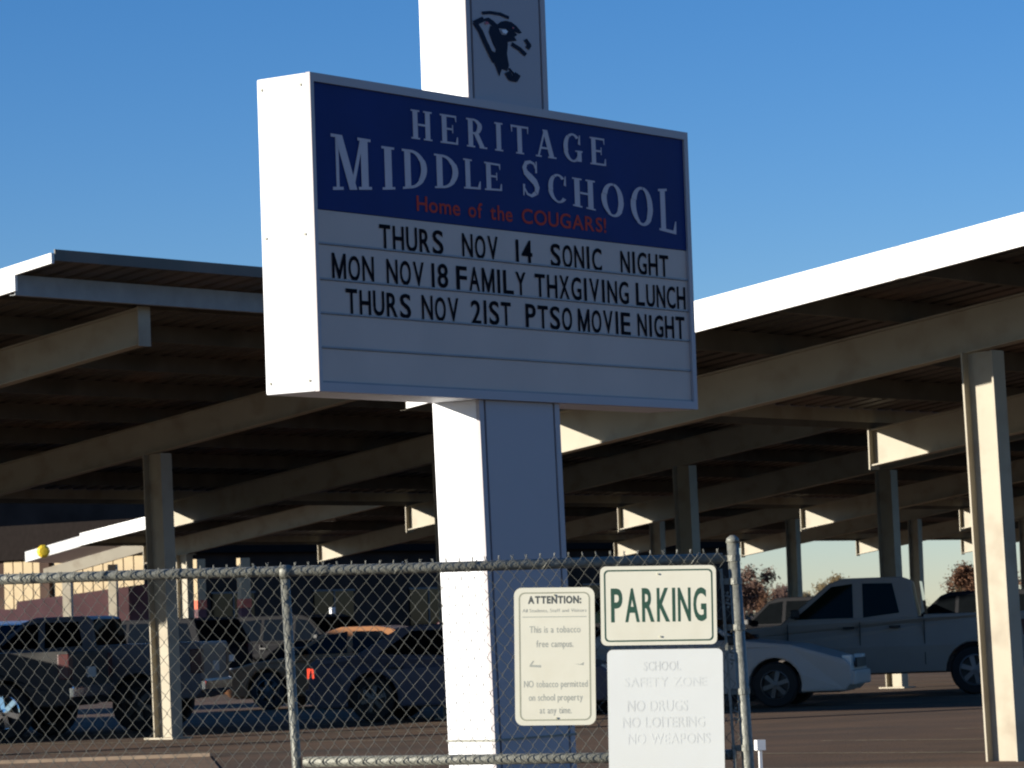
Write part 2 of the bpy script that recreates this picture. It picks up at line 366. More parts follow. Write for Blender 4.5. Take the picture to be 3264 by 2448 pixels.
carport('large carport at the right with its blinding white gable edge against the sky', R0, 0, 5, colt=-.74, lean=.02)
carport('carport in the left foreground whose high corner stands against the sky, second row of columns', L0, -1, 8, lean=.012)
carport('third and farthest carport row, its small sunlit beam tips show under the second row', B3, 4, 13, npur=7, first=-4.6)

# far left small canopy with sunlit roof
def far_canopy():
    root = empty('walkway_canopy', 'small sunlit white canopy with cream beam before the tan wall, far left', 'canopy', (-13.55, 103, 0), math.radians(52))
    a = -math.radians(20)
    q = MB(); L = 3.9
    # slope rises along local x (towards the right in the picture)
    def sl_(x0, x1, y0, y1, z, h): 
        p = []
        for zz in (z, z+h):
            for (x, y) in ((x0, y0), (x1, y0), (x1, y1), (x0, y1)): p.append((x, y, zz+.235*x))
        return p
    q.hexa(sl_(-.6, 2.5, .06, 5, 3.72, .30)); q.obj('roof', FASC, root)
    q = MB(); q.hexa(sl_(0, 4.2, -.12, .05, 3.04, .33)); q.obj('beam', CREAM, root)
    q = MB(); q.box(.55, .8, -.1, .1, 0, 3.2); q.obj('column', CREAM, root)
    q = MB(); q.box(.55, .8, 4, 4.2, 0, 3.5); q.obj('column', CREAM, root)
    root.rotation_euler.z = -math.radians(12)
    return root
far_canopy()
q = MB(); q.lathe([(0, -.09), (.12, -.08), (.19, 0), (.12, .08), (0, .09)], 10); tag(q.obj('marker_disc', YELLOW, loc=(-13.52, 102.6, 3.86), rz=.2), 'round yellow marker fixed at the low corner of the far white canopy', 'marker')

# ------------------------------------------------------------------ school sign
a2 = math.radians(35.97); D2 = Vector((math.sin(a2), math.cos(a2), 0)); SR = math.atan2(D2.y, D2.x)
sign = empty('school_sign', 'tall white pole sign with navy header and changeable black letters', 'sign', (-.9781, 18.2378, 0), SR)
ZT, ZB, SW, SD = 4.28, 2.643, 3.515, .356
q = MB(); q.box(0, SW, .03, SD, ZB, ZT); q.obj('cabinet', WHITE, sign, bevel=.012)
q = MB()
q.box(.0, SW, 0, .029, ZT-.045, ZT); q.box(0, SW, 0, .029, ZB, ZB+.045); q.box(0, .03, 0, .029, ZB+.045, ZT-.045); q.box(SW-.04, SW, 0, .029, ZB+.045, ZT-.045)
q.obj('face_frame', SLATEP, sign)
q = MB()
for z in (2.70, 3.45, 4.22):
    for y in (.06, .32): q.tube([(0, y, z), (-.006, y, z)], .009, 8)
q.obj('side_screws', GALV, sign)['kind'] = 'stuff'
hz = ZT-.70
q = MB(); q.box(.031, SW-.041, .012, .029, hz, ZT-.046); hdr = q.obj('header_panel', BLUE, sign)
rows = [.70, .88, 1.063, 1.238, 1.414, 1.592]
trk = []
for i in range(5):
    q = MB(); q.box(.031, SW-.041, .016, .029, ZT-rows[i+1]+.006, ZT-rows[i]-.003)
    pnl = q.obj('letter_track', TRACKP, sign); trk.append(pnl)
    q = MB(); q.box(.031, SW-.041, .009, .0155, ZT-rows[i+1]+.001, ZT-rows[i+1]+.010); q.obj('track_rail', mat('track_rail_clear', (.20, .20, .23), .4), pnl)
gm = {}
def marquee(row, word, x0, x1, v0, v1):
    tot = sum(adv(c) for c in word)+.22*(len(word)-1); s = (x1-x0)/tot; x = x0
    for ch in word:
        w = adv(ch)*s; k = (ch, round(w, 3))
        if k not in gm:
            g_ = glyph(ch, .014); mb = MB()
            wv = w if ch not in 'I1' else w*.62
            for u, v in g_[0]: mb.v.append((u*wv+(w-wv)/2, 0, v*.131))
            mb.f += g_[1]; gm[k] = mb.mesh('letter', LET_K, fix=False)
        jz = random.uniform(-.003, .003)
        inst('letter', gm[k], trk[row], (x, (.0125), ZT-v1+jz))
        x += w+.22*s
for r, ws in enumerate([
    [('THURS', .552, 1.104), ('NOV', 1.273, 1.598), ('14', 1.756, 1.918), ('SONIC', 2.094, 2.593), ('NIGHT', 2.784, 3.278)],
    [('MON', .150, .496), ('NOV', .604, .924), ('18', .985, 1.136), ('FAMILY', 1.210, 1.846), ('THXGIVING', 1.933, 2.853), ('LUNCH', 2.929, 3.445)],
    [('THURS', .255, .802), ('NOV', .897, 1.220), ('21ST', 1.332, 1.697), ('PTSO', 1.835, 2.278), ('MOVIE', 2.337, 2.860), ('NIGHT', 2.935, 3.425)]]):
    for w, xa, xb in ws: marquee(r, w, xa, xb, 0, [.874, 1.053, 1.230][r])
# header lettering
def interp(tab):
    def f(x):
        for (xa, va), (xb, vb) in zip(tab[:-1], tab[1:]):
            if x <= xb: return ZT-(va+(vb-va)*(x-xa)/(xb-xa))
        return ZT-tab[-1][1]
    return f
x = .848
word = 'HERITAGE'; ws = [serif(c)[1] for c in word]; tot = sum(ws)+.40*7*.8; sc = (2.672-.848)/tot
for c, w in zip(word, ws):
    serif_mb(c, x, x+w*sc, lambda x: ZT-.112, lambda x: ZT-.268, .0095).obj('letter', LET_W, hdr, fix=False); x += (w+.32)*sc
top = interp([(0, .332), (.9, .330), (1.7, .342), (2.2, .356), (2.8, .368), (3.15, .362), (3.5, .33)])
bot = interp([(.1, .60), (.66, .556), (.9, .528), (1.3, .500), (1.66, .488), (2.2, .512), (2.55, .533), (2.8, .560), (3.05, .585), (3.2, .60), (3.5, .625)])
topb = interp([(0, .300), (.52, .306), (1.8, .296), (2.02, .30), (3.5, .30)])
pos = [('M', .172, .500, 1), ('I', .585, .700, 0), ('D', .760, .985, 0), ('D', 1.040, 1.262, 0), ('L', 1.300, 1.455, 0), ('E', 1.490, 1.655, 0),
       ('S', 1.830, 1.998, 1), ('C', 2.080, 2.265, 0), ('H', 2.320, 2.545, 0), ('O', 2.600, 2.835, 0), ('O', 2.895, 3.135, 0), ('L', 3.190, 3.372, 0)]
for c, xa, xb, big in pos: serif_mb(c, xa, xb, topb if big else top, bot, .0095).obj('letter', LET_W, hdr, fix=False)
q = MB()
for s_, xa, xb in (('Home', .876, 1.259), ('of', 1.333, 1.460), ('the', 1.532, 1.738), ('COUGARS!', 1.825, 2.644)):
    line_text(q, s_, xa, xb, ZT-.652, .082, .0095, off=.014)
q.obj('slogan_lettering', LET_R, hdr, fix=False)['kind'] = 'stuff'
# pole
def polebox(mb, x0, x1, y0, y1, z0, z1):
    l = lambda z: .022*max(0, 2.64-z)
    mb.hexa([(x0+l(z0), y0, z0), (x1+l(z0), y0, z0), (x1+l(z0), y1, z0), (x0+l(z0), y1, z0), (x0+l(z1), y0, z1), (x1+l(z1), y0, z1), (x1+l(z1), y1, z1), (x0+l(z1), y1, z1)])
GROOVE = mat('groove_shadow_gap', (.05, .06, .12), .7)
for z0, z1 in ((0, .80), (.812, ZB-.002), (ZT+.002, 6.4)):
    pb = MB(); polebox(pb, 1.400, 2.150, .055, SD-.008, z0, z1); p_ = pb.obj('pole', WHITE, sign)
    q = MB(); polebox(q, 1.400, 1.440, .032, .0545, z0, z1); polebox(q, 2.105, 2.150, .032, .0545, z0, z1); q.obj('corner_trim', SLATEP, p_)
    q = MB(); polebox(q, 1.462, 2.088, .034, .0545, z0, z1); q.obj('front_panel', SLATEU if z0 > 4 else SLATEP, p_)
    q = MB(); polebox(q, 1.441, 1.461, .050, .0547, z0, z1); polebox(q, 2.089, 2.104, .050, .0547, z0, z1); q.obj('groove', GROOVE, p_)
q = MB(); q.box(1.38, 2.17, .02, SD, 6.4, 6.44); q.obj('pole_cap', WHITE, sign)
q = MB(); polebox(q, 1.392, 2.158, .028, SD-.002, .8, .812); q.obj('joint_band', GALV, sign)
# cat head emblem: outline given in emblem units (picture-like, x right, y down)
def emb(pts): # maps to sign local; emblem box 700 x 780 units -> .36 wide x .45 high
    return [(1.482+(x-1010)*.00074, .0318, ZT+.15+(860-y)*.00045) for x, y in pts]
emm = MB()
def ep_(pts, k=0): emm.poly([(a, b-.0004*k, c) for a, b, c in emb(pts)])
ep_([(1110, 185), (1180, 150), (1240, 175), (1290, 215), (1300, 260), (1240, 260), (1200, 230)])
ep_([(1290, 215), (1340, 170), (1400, 148), (1470, 152), (1530, 185), (1570, 225), (1600, 262), (1560, 282), (1500, 262), (1420, 250), (1300, 260)], 1)
ep_([(1200, 250), (1300, 245), (1320, 300), (1340, 330), (1400, 330), (1415, 440), (1400, 560), (1420, 700), (1395, 775), (1320, 755), (1250, 740), (1205, 640), (1170, 540), (1250, 570), (1262, 530), (1225, 460), (1180, 330)], 2)
ep_([(1400, 250), (1500, 262), (1540, 300), (1500, 330), (1530, 375), (1440, 400), (1400, 420), (1400, 330)], 3)
ep_([(1250, 735), (1330, 750), (1290, 860)], 4)
def es(pts, w, k=5):
    for a, b in zip(pts[:-1], pts[1:]):
        d = Vector((b[0]-a[0], b[1]-a[1])).normalized(); n_ = Vector((-d.y, d.x))*w/2; e = d*w*.3*1.2; n_ = n_*1.75
        ep_([(a[0]-e.x+n_.x, a[1]-e.y+n_.y), (b[0]+e.x+n_.x, b[1]+e.y+n_.y), (b[0]+e.x-n_.x, b[1]+e.y-n_.y), (a[0]-e.x-n_.x, a[1]-e.y-n_.y)], k); k += 1
es([(1110, 185), (1010, 250), (1075, 340), (1125, 460), (1175, 560), (1235, 680)], 34)
es([(1110, 110), (1200, 85), (1330, 80), (1430, 105)], 22)
es([(1470, 430), (1560, 470), (1630, 525)], 30)
es([(1645, 345), (1690, 400), (1665, 440)], 28)
es([(1400, 800), (1430, 850), (1490, 855), (1520, 800)], 44)
es([(1420, 740), (1480, 800)], 16)
eo = emm.obj('emblem', EMB, sign, fix=False)
q = MB()
for x, y, r in ((1150, 226, 24), (1480, 225, 13)):
    q.poly([(a, b-.006, c) for a, b, c in emb([(x+r*math.cos(t*math.pi/4), y+r*.8*math.sin(t*math.pi/4)) for t in range(8)])])
q.obj('emblem_accent', EMBR, eo, fix=False)['kind'] = 'stuff'
q = MB(); q.poly([(a, b-.006, c) for a, b, c in emb([(1330, 275), (1385, 262), (1412, 282), (1390, 315), (1345, 312)])]); q.obj('emblem_eye', WHITE, eo, fix=False)

# ------------------------------------------------------------------ chain-link fence
FY = 14.1
fence = empty('chain_link_fence', 'galvanised chain link fence with signs hung on it, in front of the school sign', 'fence', (0, FY, 0))
LN = .032
fx_ = lambda x, z: x + LN*(1.66-z)
ztop = lambda x: 1.665 - .005*x
q = MB(); q.tube([(-2.9, 0, ztop(-2.9)), (-1.4, 0, ztop(-1.4)+.003), (-.4, 0, ztop(-.4)-.002), (.80, 0, ztop(.8))], .0205, 12); q.obj('top_rail', GALV, fence, smooth=True)
q = MB(); q.tube([(fx_(-.89, .93), 0, .925), (fx_(.3, .9), 0, .90), (fx_(.80, .9), 0, .895)], .0205, 12); q.obj('mid_rail', GALV, fence, smooth=True)
q = MB(); q.tube([(fx_(-.915, 0), 0, 0), (-.915, 0, 1.64)], .0185, 12); q.obj('line_post', GALV, fence, smooth=True)
q = MB(); q.tube([(-.935, 0, 1.668), (-.895, 0, 1.668)], .0265, 12); q.obj('loop_cap', GALV, fence, smooth=True)
q = MB(); q.tube([(-.905+LN*.7, 0, .90), (-.86+LN*.7, 0, .78)], .012, 8); q.obj('brace', GALV, fence)
q = MB(); q.tube([(fx_(.842, 0), 0, 0), (.842, 0, 1.725)], .0235, 14); q.obj('end_post', GALV, fence, smooth=True)
q = MB(); q.lathe([(.0, 0)], 3) if False else q.tube([(.842, 0, 1.72), (.842, 0, 1.738), (.842, 0, 1.75)], [.027, .024, .008], 14); q.obj('post_cap', GALV, fence, smooth=True)
q = MB(); q.bar((fx_(.79, .3), -.02, .3), (fx_(.79, 1.62), -.02, 1.62), .010, .016, up=(0, 1, 0)); q.obj('tension_bar', GALV, fence)
for z in (.62, .92, 1.14, 1.39, 1.57, 1.66):
    q = MB(); q.tube([(fx_(.842, z), 0, z-.012), (fx_(.842, z), 0, z+.012)], .028, 14); q.bar((fx_(.782, z), -.008, z), (fx_(.83, z), -.008, z), .006, .024); q.obj('tension_band', GALV, fence)
for z in (1.05, 1.28, 1.5):
    q = MB()
    for j in range(5): q.tube([(fx_(.805, z)+.006*(-1)**j, -.018, z+.03-j*.014), (fx_(.812, z)-.006*(-1)**j, -.018, z+.022-j*.014)], .005, 6)
    q.obj('tie_wire', GALV, fence)
# mesh
q = MB(); P_ = .0535; H_ = .0695; r = .0014
zs0 = .30; nrow = int((1.70-zs0)/(H_/2))
i = 0; x = -2.85
while x < .80:
    pts = []
    z = zs0
    for j in range(nrow+1):
        zz = zs0+j*H_/2; side = (j+i) % 2
        xx = x + (P_/2 if side else 0) + .0016*(1 if side else -1)
        wob = .006*math.sin(x*7.3+zz*3.1)+.004*math.sin(zz*17+x*3)+random.uniform(-.0012, .0012)
        pts.append((fx_(xx+wob, zz), -.024 + (.0022 if side else -.0022), zz+.003*math.sin(x*5+zz*4)))
    q.tube(pts, r, 4, cap=False)
    # twisted barb at the top
    tx, ty, tz = pts[-1]; q.tube([(tx, ty, tz), (tx+.004*random.uniform(-1, 1), ty, tz+.012)], r*1.25, 4)
    x += P_/2; i += 1
me_ = q.obj('chain_link_mesh', WIRE, fence, fix=False); me_['kind'] = 'stuff'
# ties round the top rail
for k in range(12):
    xx = -2.5+k*.29; q = MB(); q.tube([(xx+.02*math.cos(t), .0245*math.sin(t)*1.1, ztop(xx)+.0245*math.cos(t)) for t in [0, .9, 1.8, 2.7, 3.6, 4.5, 5.4, 6.28]], .0022, 5); q.obj('tie_wire', GALV, fence)

# ------------------------------------------------------------------ small signs
def rrect(x0, x1, z0, z1, r, n=5):
    P = []
    for cx_, cz_, a0 in ((x1-r, z1-r, 0), (x0+r, z1-r, 90), (x0+r, z0+r, 180), (x1-r, z0+r, 270)):
        for k in range(n+1):
            a = math.radians(a0+90*k/n); P.append((cx_+r*math.cos(a), cz_+r*math.sin(a)))
    return P
def plate(name, label, x, z, w, h, face, border=None, r=.022, tilt=0, bo=.014, bw=.006):
    """plate centred on its own origin; x,z = world centre"""
    o = empty(name, label, 'sign', (x, FY-.045, z)); o.rotation_euler = (0, tilt, 0)
    MB().prism(rrect(-w/2, w/2, -h/2, h/2, r), 0, .003).obj('face_plate', face, o)
    if border:
        A = rrect(-w/2+bo, w/2-bo, -h/2+bo, h/2-bo, r*.8); B_ = rrect(-w/2+bo+bw, w/2-bo-bw, -h/2+bo+bw, h/2-bo-bw, r*.65); q = MB()
        for k in range(len(A)):
            k2 = (k+1) % len(A); q.poly([(A[k][0], -.0004, A[k][1]), (A[k2][0], -.0004, A[k2][1]), (B_[k2][0], -.0004, B_[k2][1]), (B_[k][0], -.0004, B_[k][1])])
        q.obj('border', border, o, fix=False)
    return o
def bolts(o, pts):
    for x, z in pts:
        q = MB(); q.tube([(x, .0, z), (x, -.004, z)], .0035, 8); q.obj('bolt', BORD, o)
pk = plate('parking_sign', 'square cornered cream sign reading PARKING in green capitals, upper right of the fence', .541, 1.486, .452, .308, SIGNC, GREEN, tilt=.020)
q = MB(); word = 'PARKING'; x = -.186
wd = {'P': .90, 'A': 1.12, 'R': .96, 'K': 1.0, 'I': .24, 'N': 1.0, 'G': 1.02}; tot = sum(wd[c] for c in word)+.20*6; sc = .372/tot
for c in word:
    g_ = glyph(c, .022); i = len(q.v)
    for u, v in g_[0]: q.v.append((x+u*wd[c]*sc, -.0005, -.064+v*.132))
    q.f += [tuple(i+k for k in f) for f in g_[1]]; x += (wd[c]+.20)*sc
q.obj('lettering', GREEN, pk, fix=False); bolts(pk, [(0, .122), (.006, -.122)])
at = plate('tobacco_notice_sign', 'tall cream notice sign headed ATTENTION about the tobacco free campus, left of the parking sign', .130, 1.302, .314, .535, SIGNC, BORD, r=.03, tilt=.024, bo=.018, bw=.005)
q = MB()
line_text(q, 'ATTENTION:', -.103, .105, .205, .030, -.0005, off=.045)
q.obj('heading_lettering', mat('sign_dark_print', (.10, .11, .10), .6), at, fix=False)
q = MB()
line_text(q, 'All Students, Staff and Visitors', -.125, .125, .172, .013, -.0005, off=.0)
for s_, a, b, z in (('This is a tobacco', -.098, .100, .092), ('free campus.', -.072, .072, .036), ('NO tobacco permitted', -.122, .126, -.120), ('on school property', -.104, .106, -.172), ('at any time.', -.062, .062, -.222)):
    line_text(q, s_, a, b, z, .026, -.0005, off=.004)
q.poly([(-.125, -.0005, .152), (.125, -.0005, .152), (.125, -.0005, .155), (-.125, -.0005, .155)])
q.obj('lettering', GREY, at, fix=False)['kind'] = 'stuff'
q = MB(); q.poly([(-.100, -.0005, -.040), (-.055, -.0005, -.043), (-.055, -.0005, -.034), (-.098, -.0005, -.032)]); q.poly([(-.098, -.0006, -.032), (-.085, -.0006, -.016), (-.082, -.0006, -.018), (-.093, -.0006, -.032)])
q.poly([(.075, -.0005, -.030), (.110, -.0005, -.036), (.112, -.0005, -.024), (.100, -.0005, -.031)]); q.obj('faded_picture', GREY, at, fix=False)
bolts(at, [(0, .238), (.004, -.240)])
fd = plate('faded_rules_sign', 'sun bleached white sign with nearly vanished lettering, below the parking sign', .553, 1.010, .450, .610, SIGNF, None, tilt=.020)
q = MB()
for s_, a, b, z, h in (('SCHOOL', -.085, .06, .222, .036), ('SAFETY ZONE', -.16, .16, .160, .036), ('NO DRUGS', -.15, .085, .065, .042), ('NO LOITERING', -.17, .15, .002, .040), ('NO WEAPONS', -.15, .17, -.062, .040)):
    line_text(q, s_, a, b, z, h, -.0005, off=.012)
q.obj('faint_lettering', FAINT, fd, fix=False)['kind'] = 'stuff'

# ------------------------------------------------------------------ vehicles
def wheel_parts(parent, x, y, r, rim, w=.22, side=1):
    q = MB(); q.lathe([(r*.62, -w/2), (r*.93, -w/2), (r, -w/2+.04), (r, w/2-.04), (r*.93, w/2), (r*.62, w/2)], 30)
    t = q.obj('tyre', TYRE, None, smooth=False); t.parent = parent; t.location = (x, y, r)
    q = MB(); yy = side*(w/2-.02)
    q.lathe([(r*.64, side*w/2), (r*.60, side*(w/2+.004)), (r*.57, side*(w/2-.05)), (r*.57, -side*w/2)], 30)
    q.lathe([(0, side*(w/2-.005)), (r*.13, side*(w/2-.01)), (r*.15, side*(w/2-.05)), (0, side*(w/2-.07))], 14)
    for k in range(6):
        a = k*math.pi/3+.3; c, s = math.cos(a), math.sin(a); u = Vector((-s, 0, c))
        p0 = Vector((c*r*.1, yy, s*r*.1)); p1 = Vector((c*r*.59, yy-side*.01, s*r*.59)); wd_ = r*.085
        q.hexa([p0-u*wd_, p1-u*wd_*1.2, p1+u*wd_*1.2, p0+u*wd_] + [v-Vector((0, side*.03, 0)) for v in (p0-u*wd_, p1-u*wd_*1.2, p1+u*wd_*1.2, p0+u*wd_)])
    o = q.obj('rim', rim, t)
    q = MB(); q.lathe([(0, -side*.0), (r*.56, -side*.0)], 20); q.obj('brake_disc', BLACK, t, fix=False)
    return t
def vehicle(name, label, cat, loc, head, sp, group='vehicles parked under the carports'):
    root = empty(name, label, cat, loc, head, group)
    paint = sp['paint']; w = sp['w']/2; r = sp['r']; fx, rx = sp['fx'], sp['rx']
    def arch(cx_, R, zb):
        P = []; a0 = math.asin(max(-1, min(1, (zb-r)/R)))
        for k in range(13):
            a = math.pi-a0 - (math.pi-2*a0)*k/12; P.append((cx_+R*math.cos(a), r+R*math.sin(a)))
        return P   # from -x to +x
    zb = sp['zb']; R = r*1.17
    prof = [(rx-sp['ro'], zb+.10), (rx-sp['ro']+.1, zb)] + arch(rx, R, zb) + arch(fx, R, zb) + [(fx+sp['fo']-.12, zb), (fx+sp['fo'], zb+.12)] + sp['top']
    mb = MB().prism(prof, -w, w); me = mb.mesh('body', paint, bevel=.035)
    zm = sp.get('zm', .75)
    for v in me.vertices:
        k = 1-.10*max(0, (v.co.z-zm)/.6)**1.5 - .05*max(0, (zm-v.co.z)/.6)
        e = max(0, abs(v.co.x-(fx+rx)/2)-(fx-rx)/2*1.02); k -= .09*min(1, e/.9)**2
        v.co.y *= k
    inst('body', me, root)
    # dark wheel wells + underbody
    q = MB(); q.box(rx-sp['ro']+.2, fx+sp['fo']-.2, -w+.18, w-.18, zb-.02, zb+.25); q.obj('underbody', BLACK, root)
    # cabin
    C = sp['cab']; ybase = w*.93; kt = sp.get('tum', .30)
    def yb(z): return ybase - kt*(z-C[0][1])*.62
    n = len(C)
    q = MB(); q.v = [(x, yb(z), z) for x, z in C]+[(x, -yb(z), z) for x, z in C]
    q.f = [tuple(range(n)), tuple(range(2*n-1, n-1, -1))]+[((k+1) % n, k, n+k, n+(k+1) % n) for k in range(n)]
    cb_ = q.obj('cabin', paint, root, bevel=.03)
    for sgn in (1, -1):
        for wn in sp['win']:
            q = MB(); q.poly([(x, sgn*(yb(z)+.006), z) for x, z in wn]); q.obj('side_window', sp.get('glass', GLASSD), cb_, fix=False)
    for (a, b) in sp['ws']:
        A = Vector((a[0], 0, a[1])); B_ = Vector((b[0], 0, b[1])); dd = B_-A; nn = Vector((dd.z, 0, -dd.x)).normalized()*.012*(1 if a[0] > b[0] else -1)
        nn = Vector((abs(dd.z)*(1 if a[0] > b[0] else -1), 0, abs(dd.x))).normalized()*.012
        A2 = A+dd*.06+nn; B2 = A+dd*.93+nn; q = MB()
        q.poly([(A2.x, -(yb(A2.z)-.07), A2.z), (A2.x, yb(A2.z)-.07, A2.z), (B2.x, yb(B2.z)-.07, B2.z), (B2.x, -(yb(B2.z)-.07), B2.z)])
        q.obj('windscreen' if a[0] > b[0] else 'rear_window', sp.get('glass', GLASSD), cb_, fix=False)
    for s in (1, -1):
        for xx in (fx, rx): wt = wheel_parts(root, xx, s*(w-.125), r, sp['rim'], side=s); wt.name = 'wheel'
    F = fx+sp['fo']; B = rx-sp['ro']
    for s in (1, -1):
        zl = sp['hl']; q = MB(); q.box(F-.16, F-.02, s*(w*.66)-.13, s*(w*.66)+.13, zl, zl+.17); q.obj('headlight', LAMPW, root, bevel=.02)
        q = MB(); zt = sp['tlz']; q.box(B-.012, B+.16, s*(w*.80)-.08, s*(w*.80)+.085, zt, zt+sp.get('tlh', .16)); q.obj('tail_light', sp.get('tail', LAMPR), root, bevel=.015)
        xm = sp['mir']; q = MB(); q.box(xm-.06, xm+.08, s*(w+.06)-.09, s*(w+.06)+.09, sp['mz'], sp['mz']+.14); q.obj('mirror', sp.get('mirmat', BLACK), root, bevel=.03)
        for xs in sp['seams']:
            q = MB(); q.box(xs-.007, xs+.007, s*(w*.955)-.03, s*(w*.955)+.012+.02, zb+.12, sp['belt']-.05); 
            q.obj('door_seam', BLACK, root)
        for xh in sp['handles']:
            q = MB(); q.box(xh-.09, xh+.09, s*(w*.985)-.03, s*(w*.985)+.03, sp['belt']-.16, sp['belt']-.12); q.obj('door_handle', BLACK, root, bevel=.008)
    q = MB(); q.box(F-.10, F+.05, -w*.86, w*.86, zb+.08, zb+.30); q.obj('front_bumper', sp.get('bump', paint), root, bevel=.04)
    q = MB(); q.box(B-.06, B+.10, -w*.86, w*.86, zb+.08, zb+.28); q.obj('rear_bumper', sp.get('bump', paint), root, bevel=.04)
    q = MB(); q.box(F+.002, F+.03, -w*.5, w*.5, zb+.34, sp['hl']+.12); q.obj('grille', BLACK, root)
    q = MB(); q.box(B-.025, B+.02, -.16, .16, zb+.38, zb+.53); q.obj('licence_plate', PLATE, root)
    return root
def car_paint(n, c, metal=.0): return mat(n, c, .35, metal, vary=.04, scale=2, coat=.0, spec=.15)
SILV = car_paint('paint_silver_white', (.36, .31, .265)); WHT = car_paint('paint_white', (.50, .46, .42)); NAVY = car_paint('paint_dark_blue', (.10, .105, .14))
TANP = car_paint('paint_bronze', (.36, .17, .08)); SLATE = car_paint('paint_slate', (.17, .165, .18)); BLK = mat('paint_black', (.012, .012, .014), .6, vary=.04, spec=.05); MAR = car_paint('paint_maroon', (.06, .015, .02))
PICK = dict(w=1.98, r=.39, fx=1.75, rx=-1.75, fo=.95, ro=1.2, zb=.46, zm=.85, top=[(2.70, .95), (2.62, 1.08), (1.15, 1.20), (1.0, 1.26), (-.62, 1.26), (-.64, 1.30), (-2.93, 1.30), (-2.95, 1.26)],
            cab=[(1.18, 1.19), (.32, 1.84), (.1, 1.92), (-.45, 1.92), (-.60, 1.86), (-.66, 1.25)],
            win=[[(.98, 1.28), (.30, 1.79), (-.02, 1.82), (-.02, 1.28)]], ws=[((1.2, 1.18), (.3, 1.86)), ((-.66, 1.27), (-.58, 1.88))],
            hl=.86, tlz=.82, tlh=.36, mir=.95, mz=1.30, seams=[1.0, -.10, -.66], handles=[.1, -.0], belt=1.26, rim=RIM, bump=CHROME)
def crew(p, **k):
    d = dict(PICK); d.update(paint=p, fx=1.95, rx=-1.75, cab=[(1.35, 1.19), (.55, 1.84), (.30, 1.92), (-.62, 1.92), (-.78, 1.85), (-.88, 1.25)],
        top=[(2.9, .95), (2.82, 1.08), (1.35, 1.20), (1.2, 1.26), (-.96, 1.26), (-.97, 1.30), (-2.93, 1.30), (-2.95, 1.26)],
        win=[[(1.12, 1.28), (.50, 1.79), (.16, 1.83), (.16, 1.28)], [(-.0, 1.28), (-.0, 1.83), (-.48, 1.82), (-.58, 1.34)]],
        ws=[((1.36, 1.18), (.5, 1.86)), ((-.98, 1.27), (-.9, 1.88))], seams=[1.22, .06, -.97], handles=[.24, -.5], mir=1.08, glass=GLASSG); d.update(k); return d
SEDAN = dict(w=1.80, r=.32, fx=1.35, rx=-1.35, fo=.92, ro=1.0, zb=.22, zm=.62, top=[(2.25, .62), (2.15, .72), (1.6, .84), (.85, .93), (-1.5, .98), (-2.2, .97), (-2.34, .88), (-2.36, .6)],
             cab=[(1.0, .91), (.28, 1.34), (0, 1.42), (-.65, 1.42), (-.95, 1.37), (-1.65, .97)], win=[[(.80, .96), (.26, 1.28), (-.12, 1.34), (-.12, .96)], [(-.22, .96), (-.22, 1.34), (-.75, 1.33), (-1.25, 1.0)]],
             ws=[((1.02, .90), (.26, 1.36)), ((-1.68, .96), (-.93, 1.38))], hl=.58, tlz=.66, mir=.72, mz=.95, seams=[.88, -.17, -1.1], handles=[-.0, -.95], belt=.93, rim=RIM)
def sedan(p, **k): d = dict(SEDAN); d['paint'] = p; d.update(k); return d
SUV = dict(w=1.90, r=.37, fx=1.40, rx=-1.40, fo=.90, ro=.98, zb=.34, zm=.75, top=[(2.27, .80), (2.2, .95), (1.05, 1.10), (-2.30, 1.12), (-2.38, 1.0), (-2.38, .6)],
           cab=[(1.15, 1.08), (.45, 1.66), (.2, 1.74), (-1.85, 1.74), (-2.05, 1.68), (-2.33, 1.10)], win=[[(.95, 1.14), (.42, 1.60), (.05, 1.65), (.05, 1.14)], [(-.05, 1.14), (-.05, 1.65), (-.95, 1.65), (-.95, 1.14)], [(-1.05, 1.14), (-1.05, 1.65), (-1.85, 1.62), (-2.08, 1.16)]],
           ws=[((1.17, 1.07), (.43, 1.69)), ((-2.36, 1.12), (-2.03, 1.70))], hl=.74, tlz=.86, tlh=.26, mir=.88, mz=1.12, seams=[1.0, 0, -1.0], handles=[.12, -.88], belt=1.10, rim=DRIM)
def suv(p, **k): d = dict(SUV); d['paint'] = p; d.update(k); return d
HN = math.atan2(N.y, N.x)           # heading +N (towards the right)
HL = HN+math.pi
HP = -math.radians(14); HQ = HP+math.pi
# near row (L carport); origin = mid-wheelbase on the ground; near side wheels face the camera (-D side)
def along(px, py, off, side_w): # contact point of a near wheel at world (px,py) with local offset off along heading
    return (px, py)
def put(kind, label, name, cat, contact, head, wheel_x, spec, group='vehicles parked under the carports'):
    h = Vector((math.cos(head), math.sin(head), 0)); c = Vector((contact[0], contact[1], 0)) - h*wheel_x + D*(spec['w']/2-.12)
    return vehicle(name, label, cat, (c.x, c.y, .006), head, spec, group)
put(0, 'silver white crew cab pickup truck, nose to the left, right of the fence post', 'pickup_truck', 'truck', (6.85, 57.97), math.pi-math.radians(8), -1.75, crew(SILV, zb=.38, ro=.85, top=[(2.9, .95), (2.82, 1.08), (1.35, 1.20), (1.2, 1.26), (-.96, 1.26), (-.97, 1.30), (-2.58, 1.30), (-2.6, 1.26)]))
put(0, 'low white coupe in front of the silver pickup, nose to the right', 'parked_coupe', 'car', (3.5, 54.0), HP, 1.35, sedan(WHT, rim=DRIM, fo=1.15, r=.34, top=[(2.48, .60), (2.38, .70), (1.6, .93), (.75, 1.03), (-1.5, 1.0), (-2.2, .97), (-2.34, .88), (-2.36, .6)]))
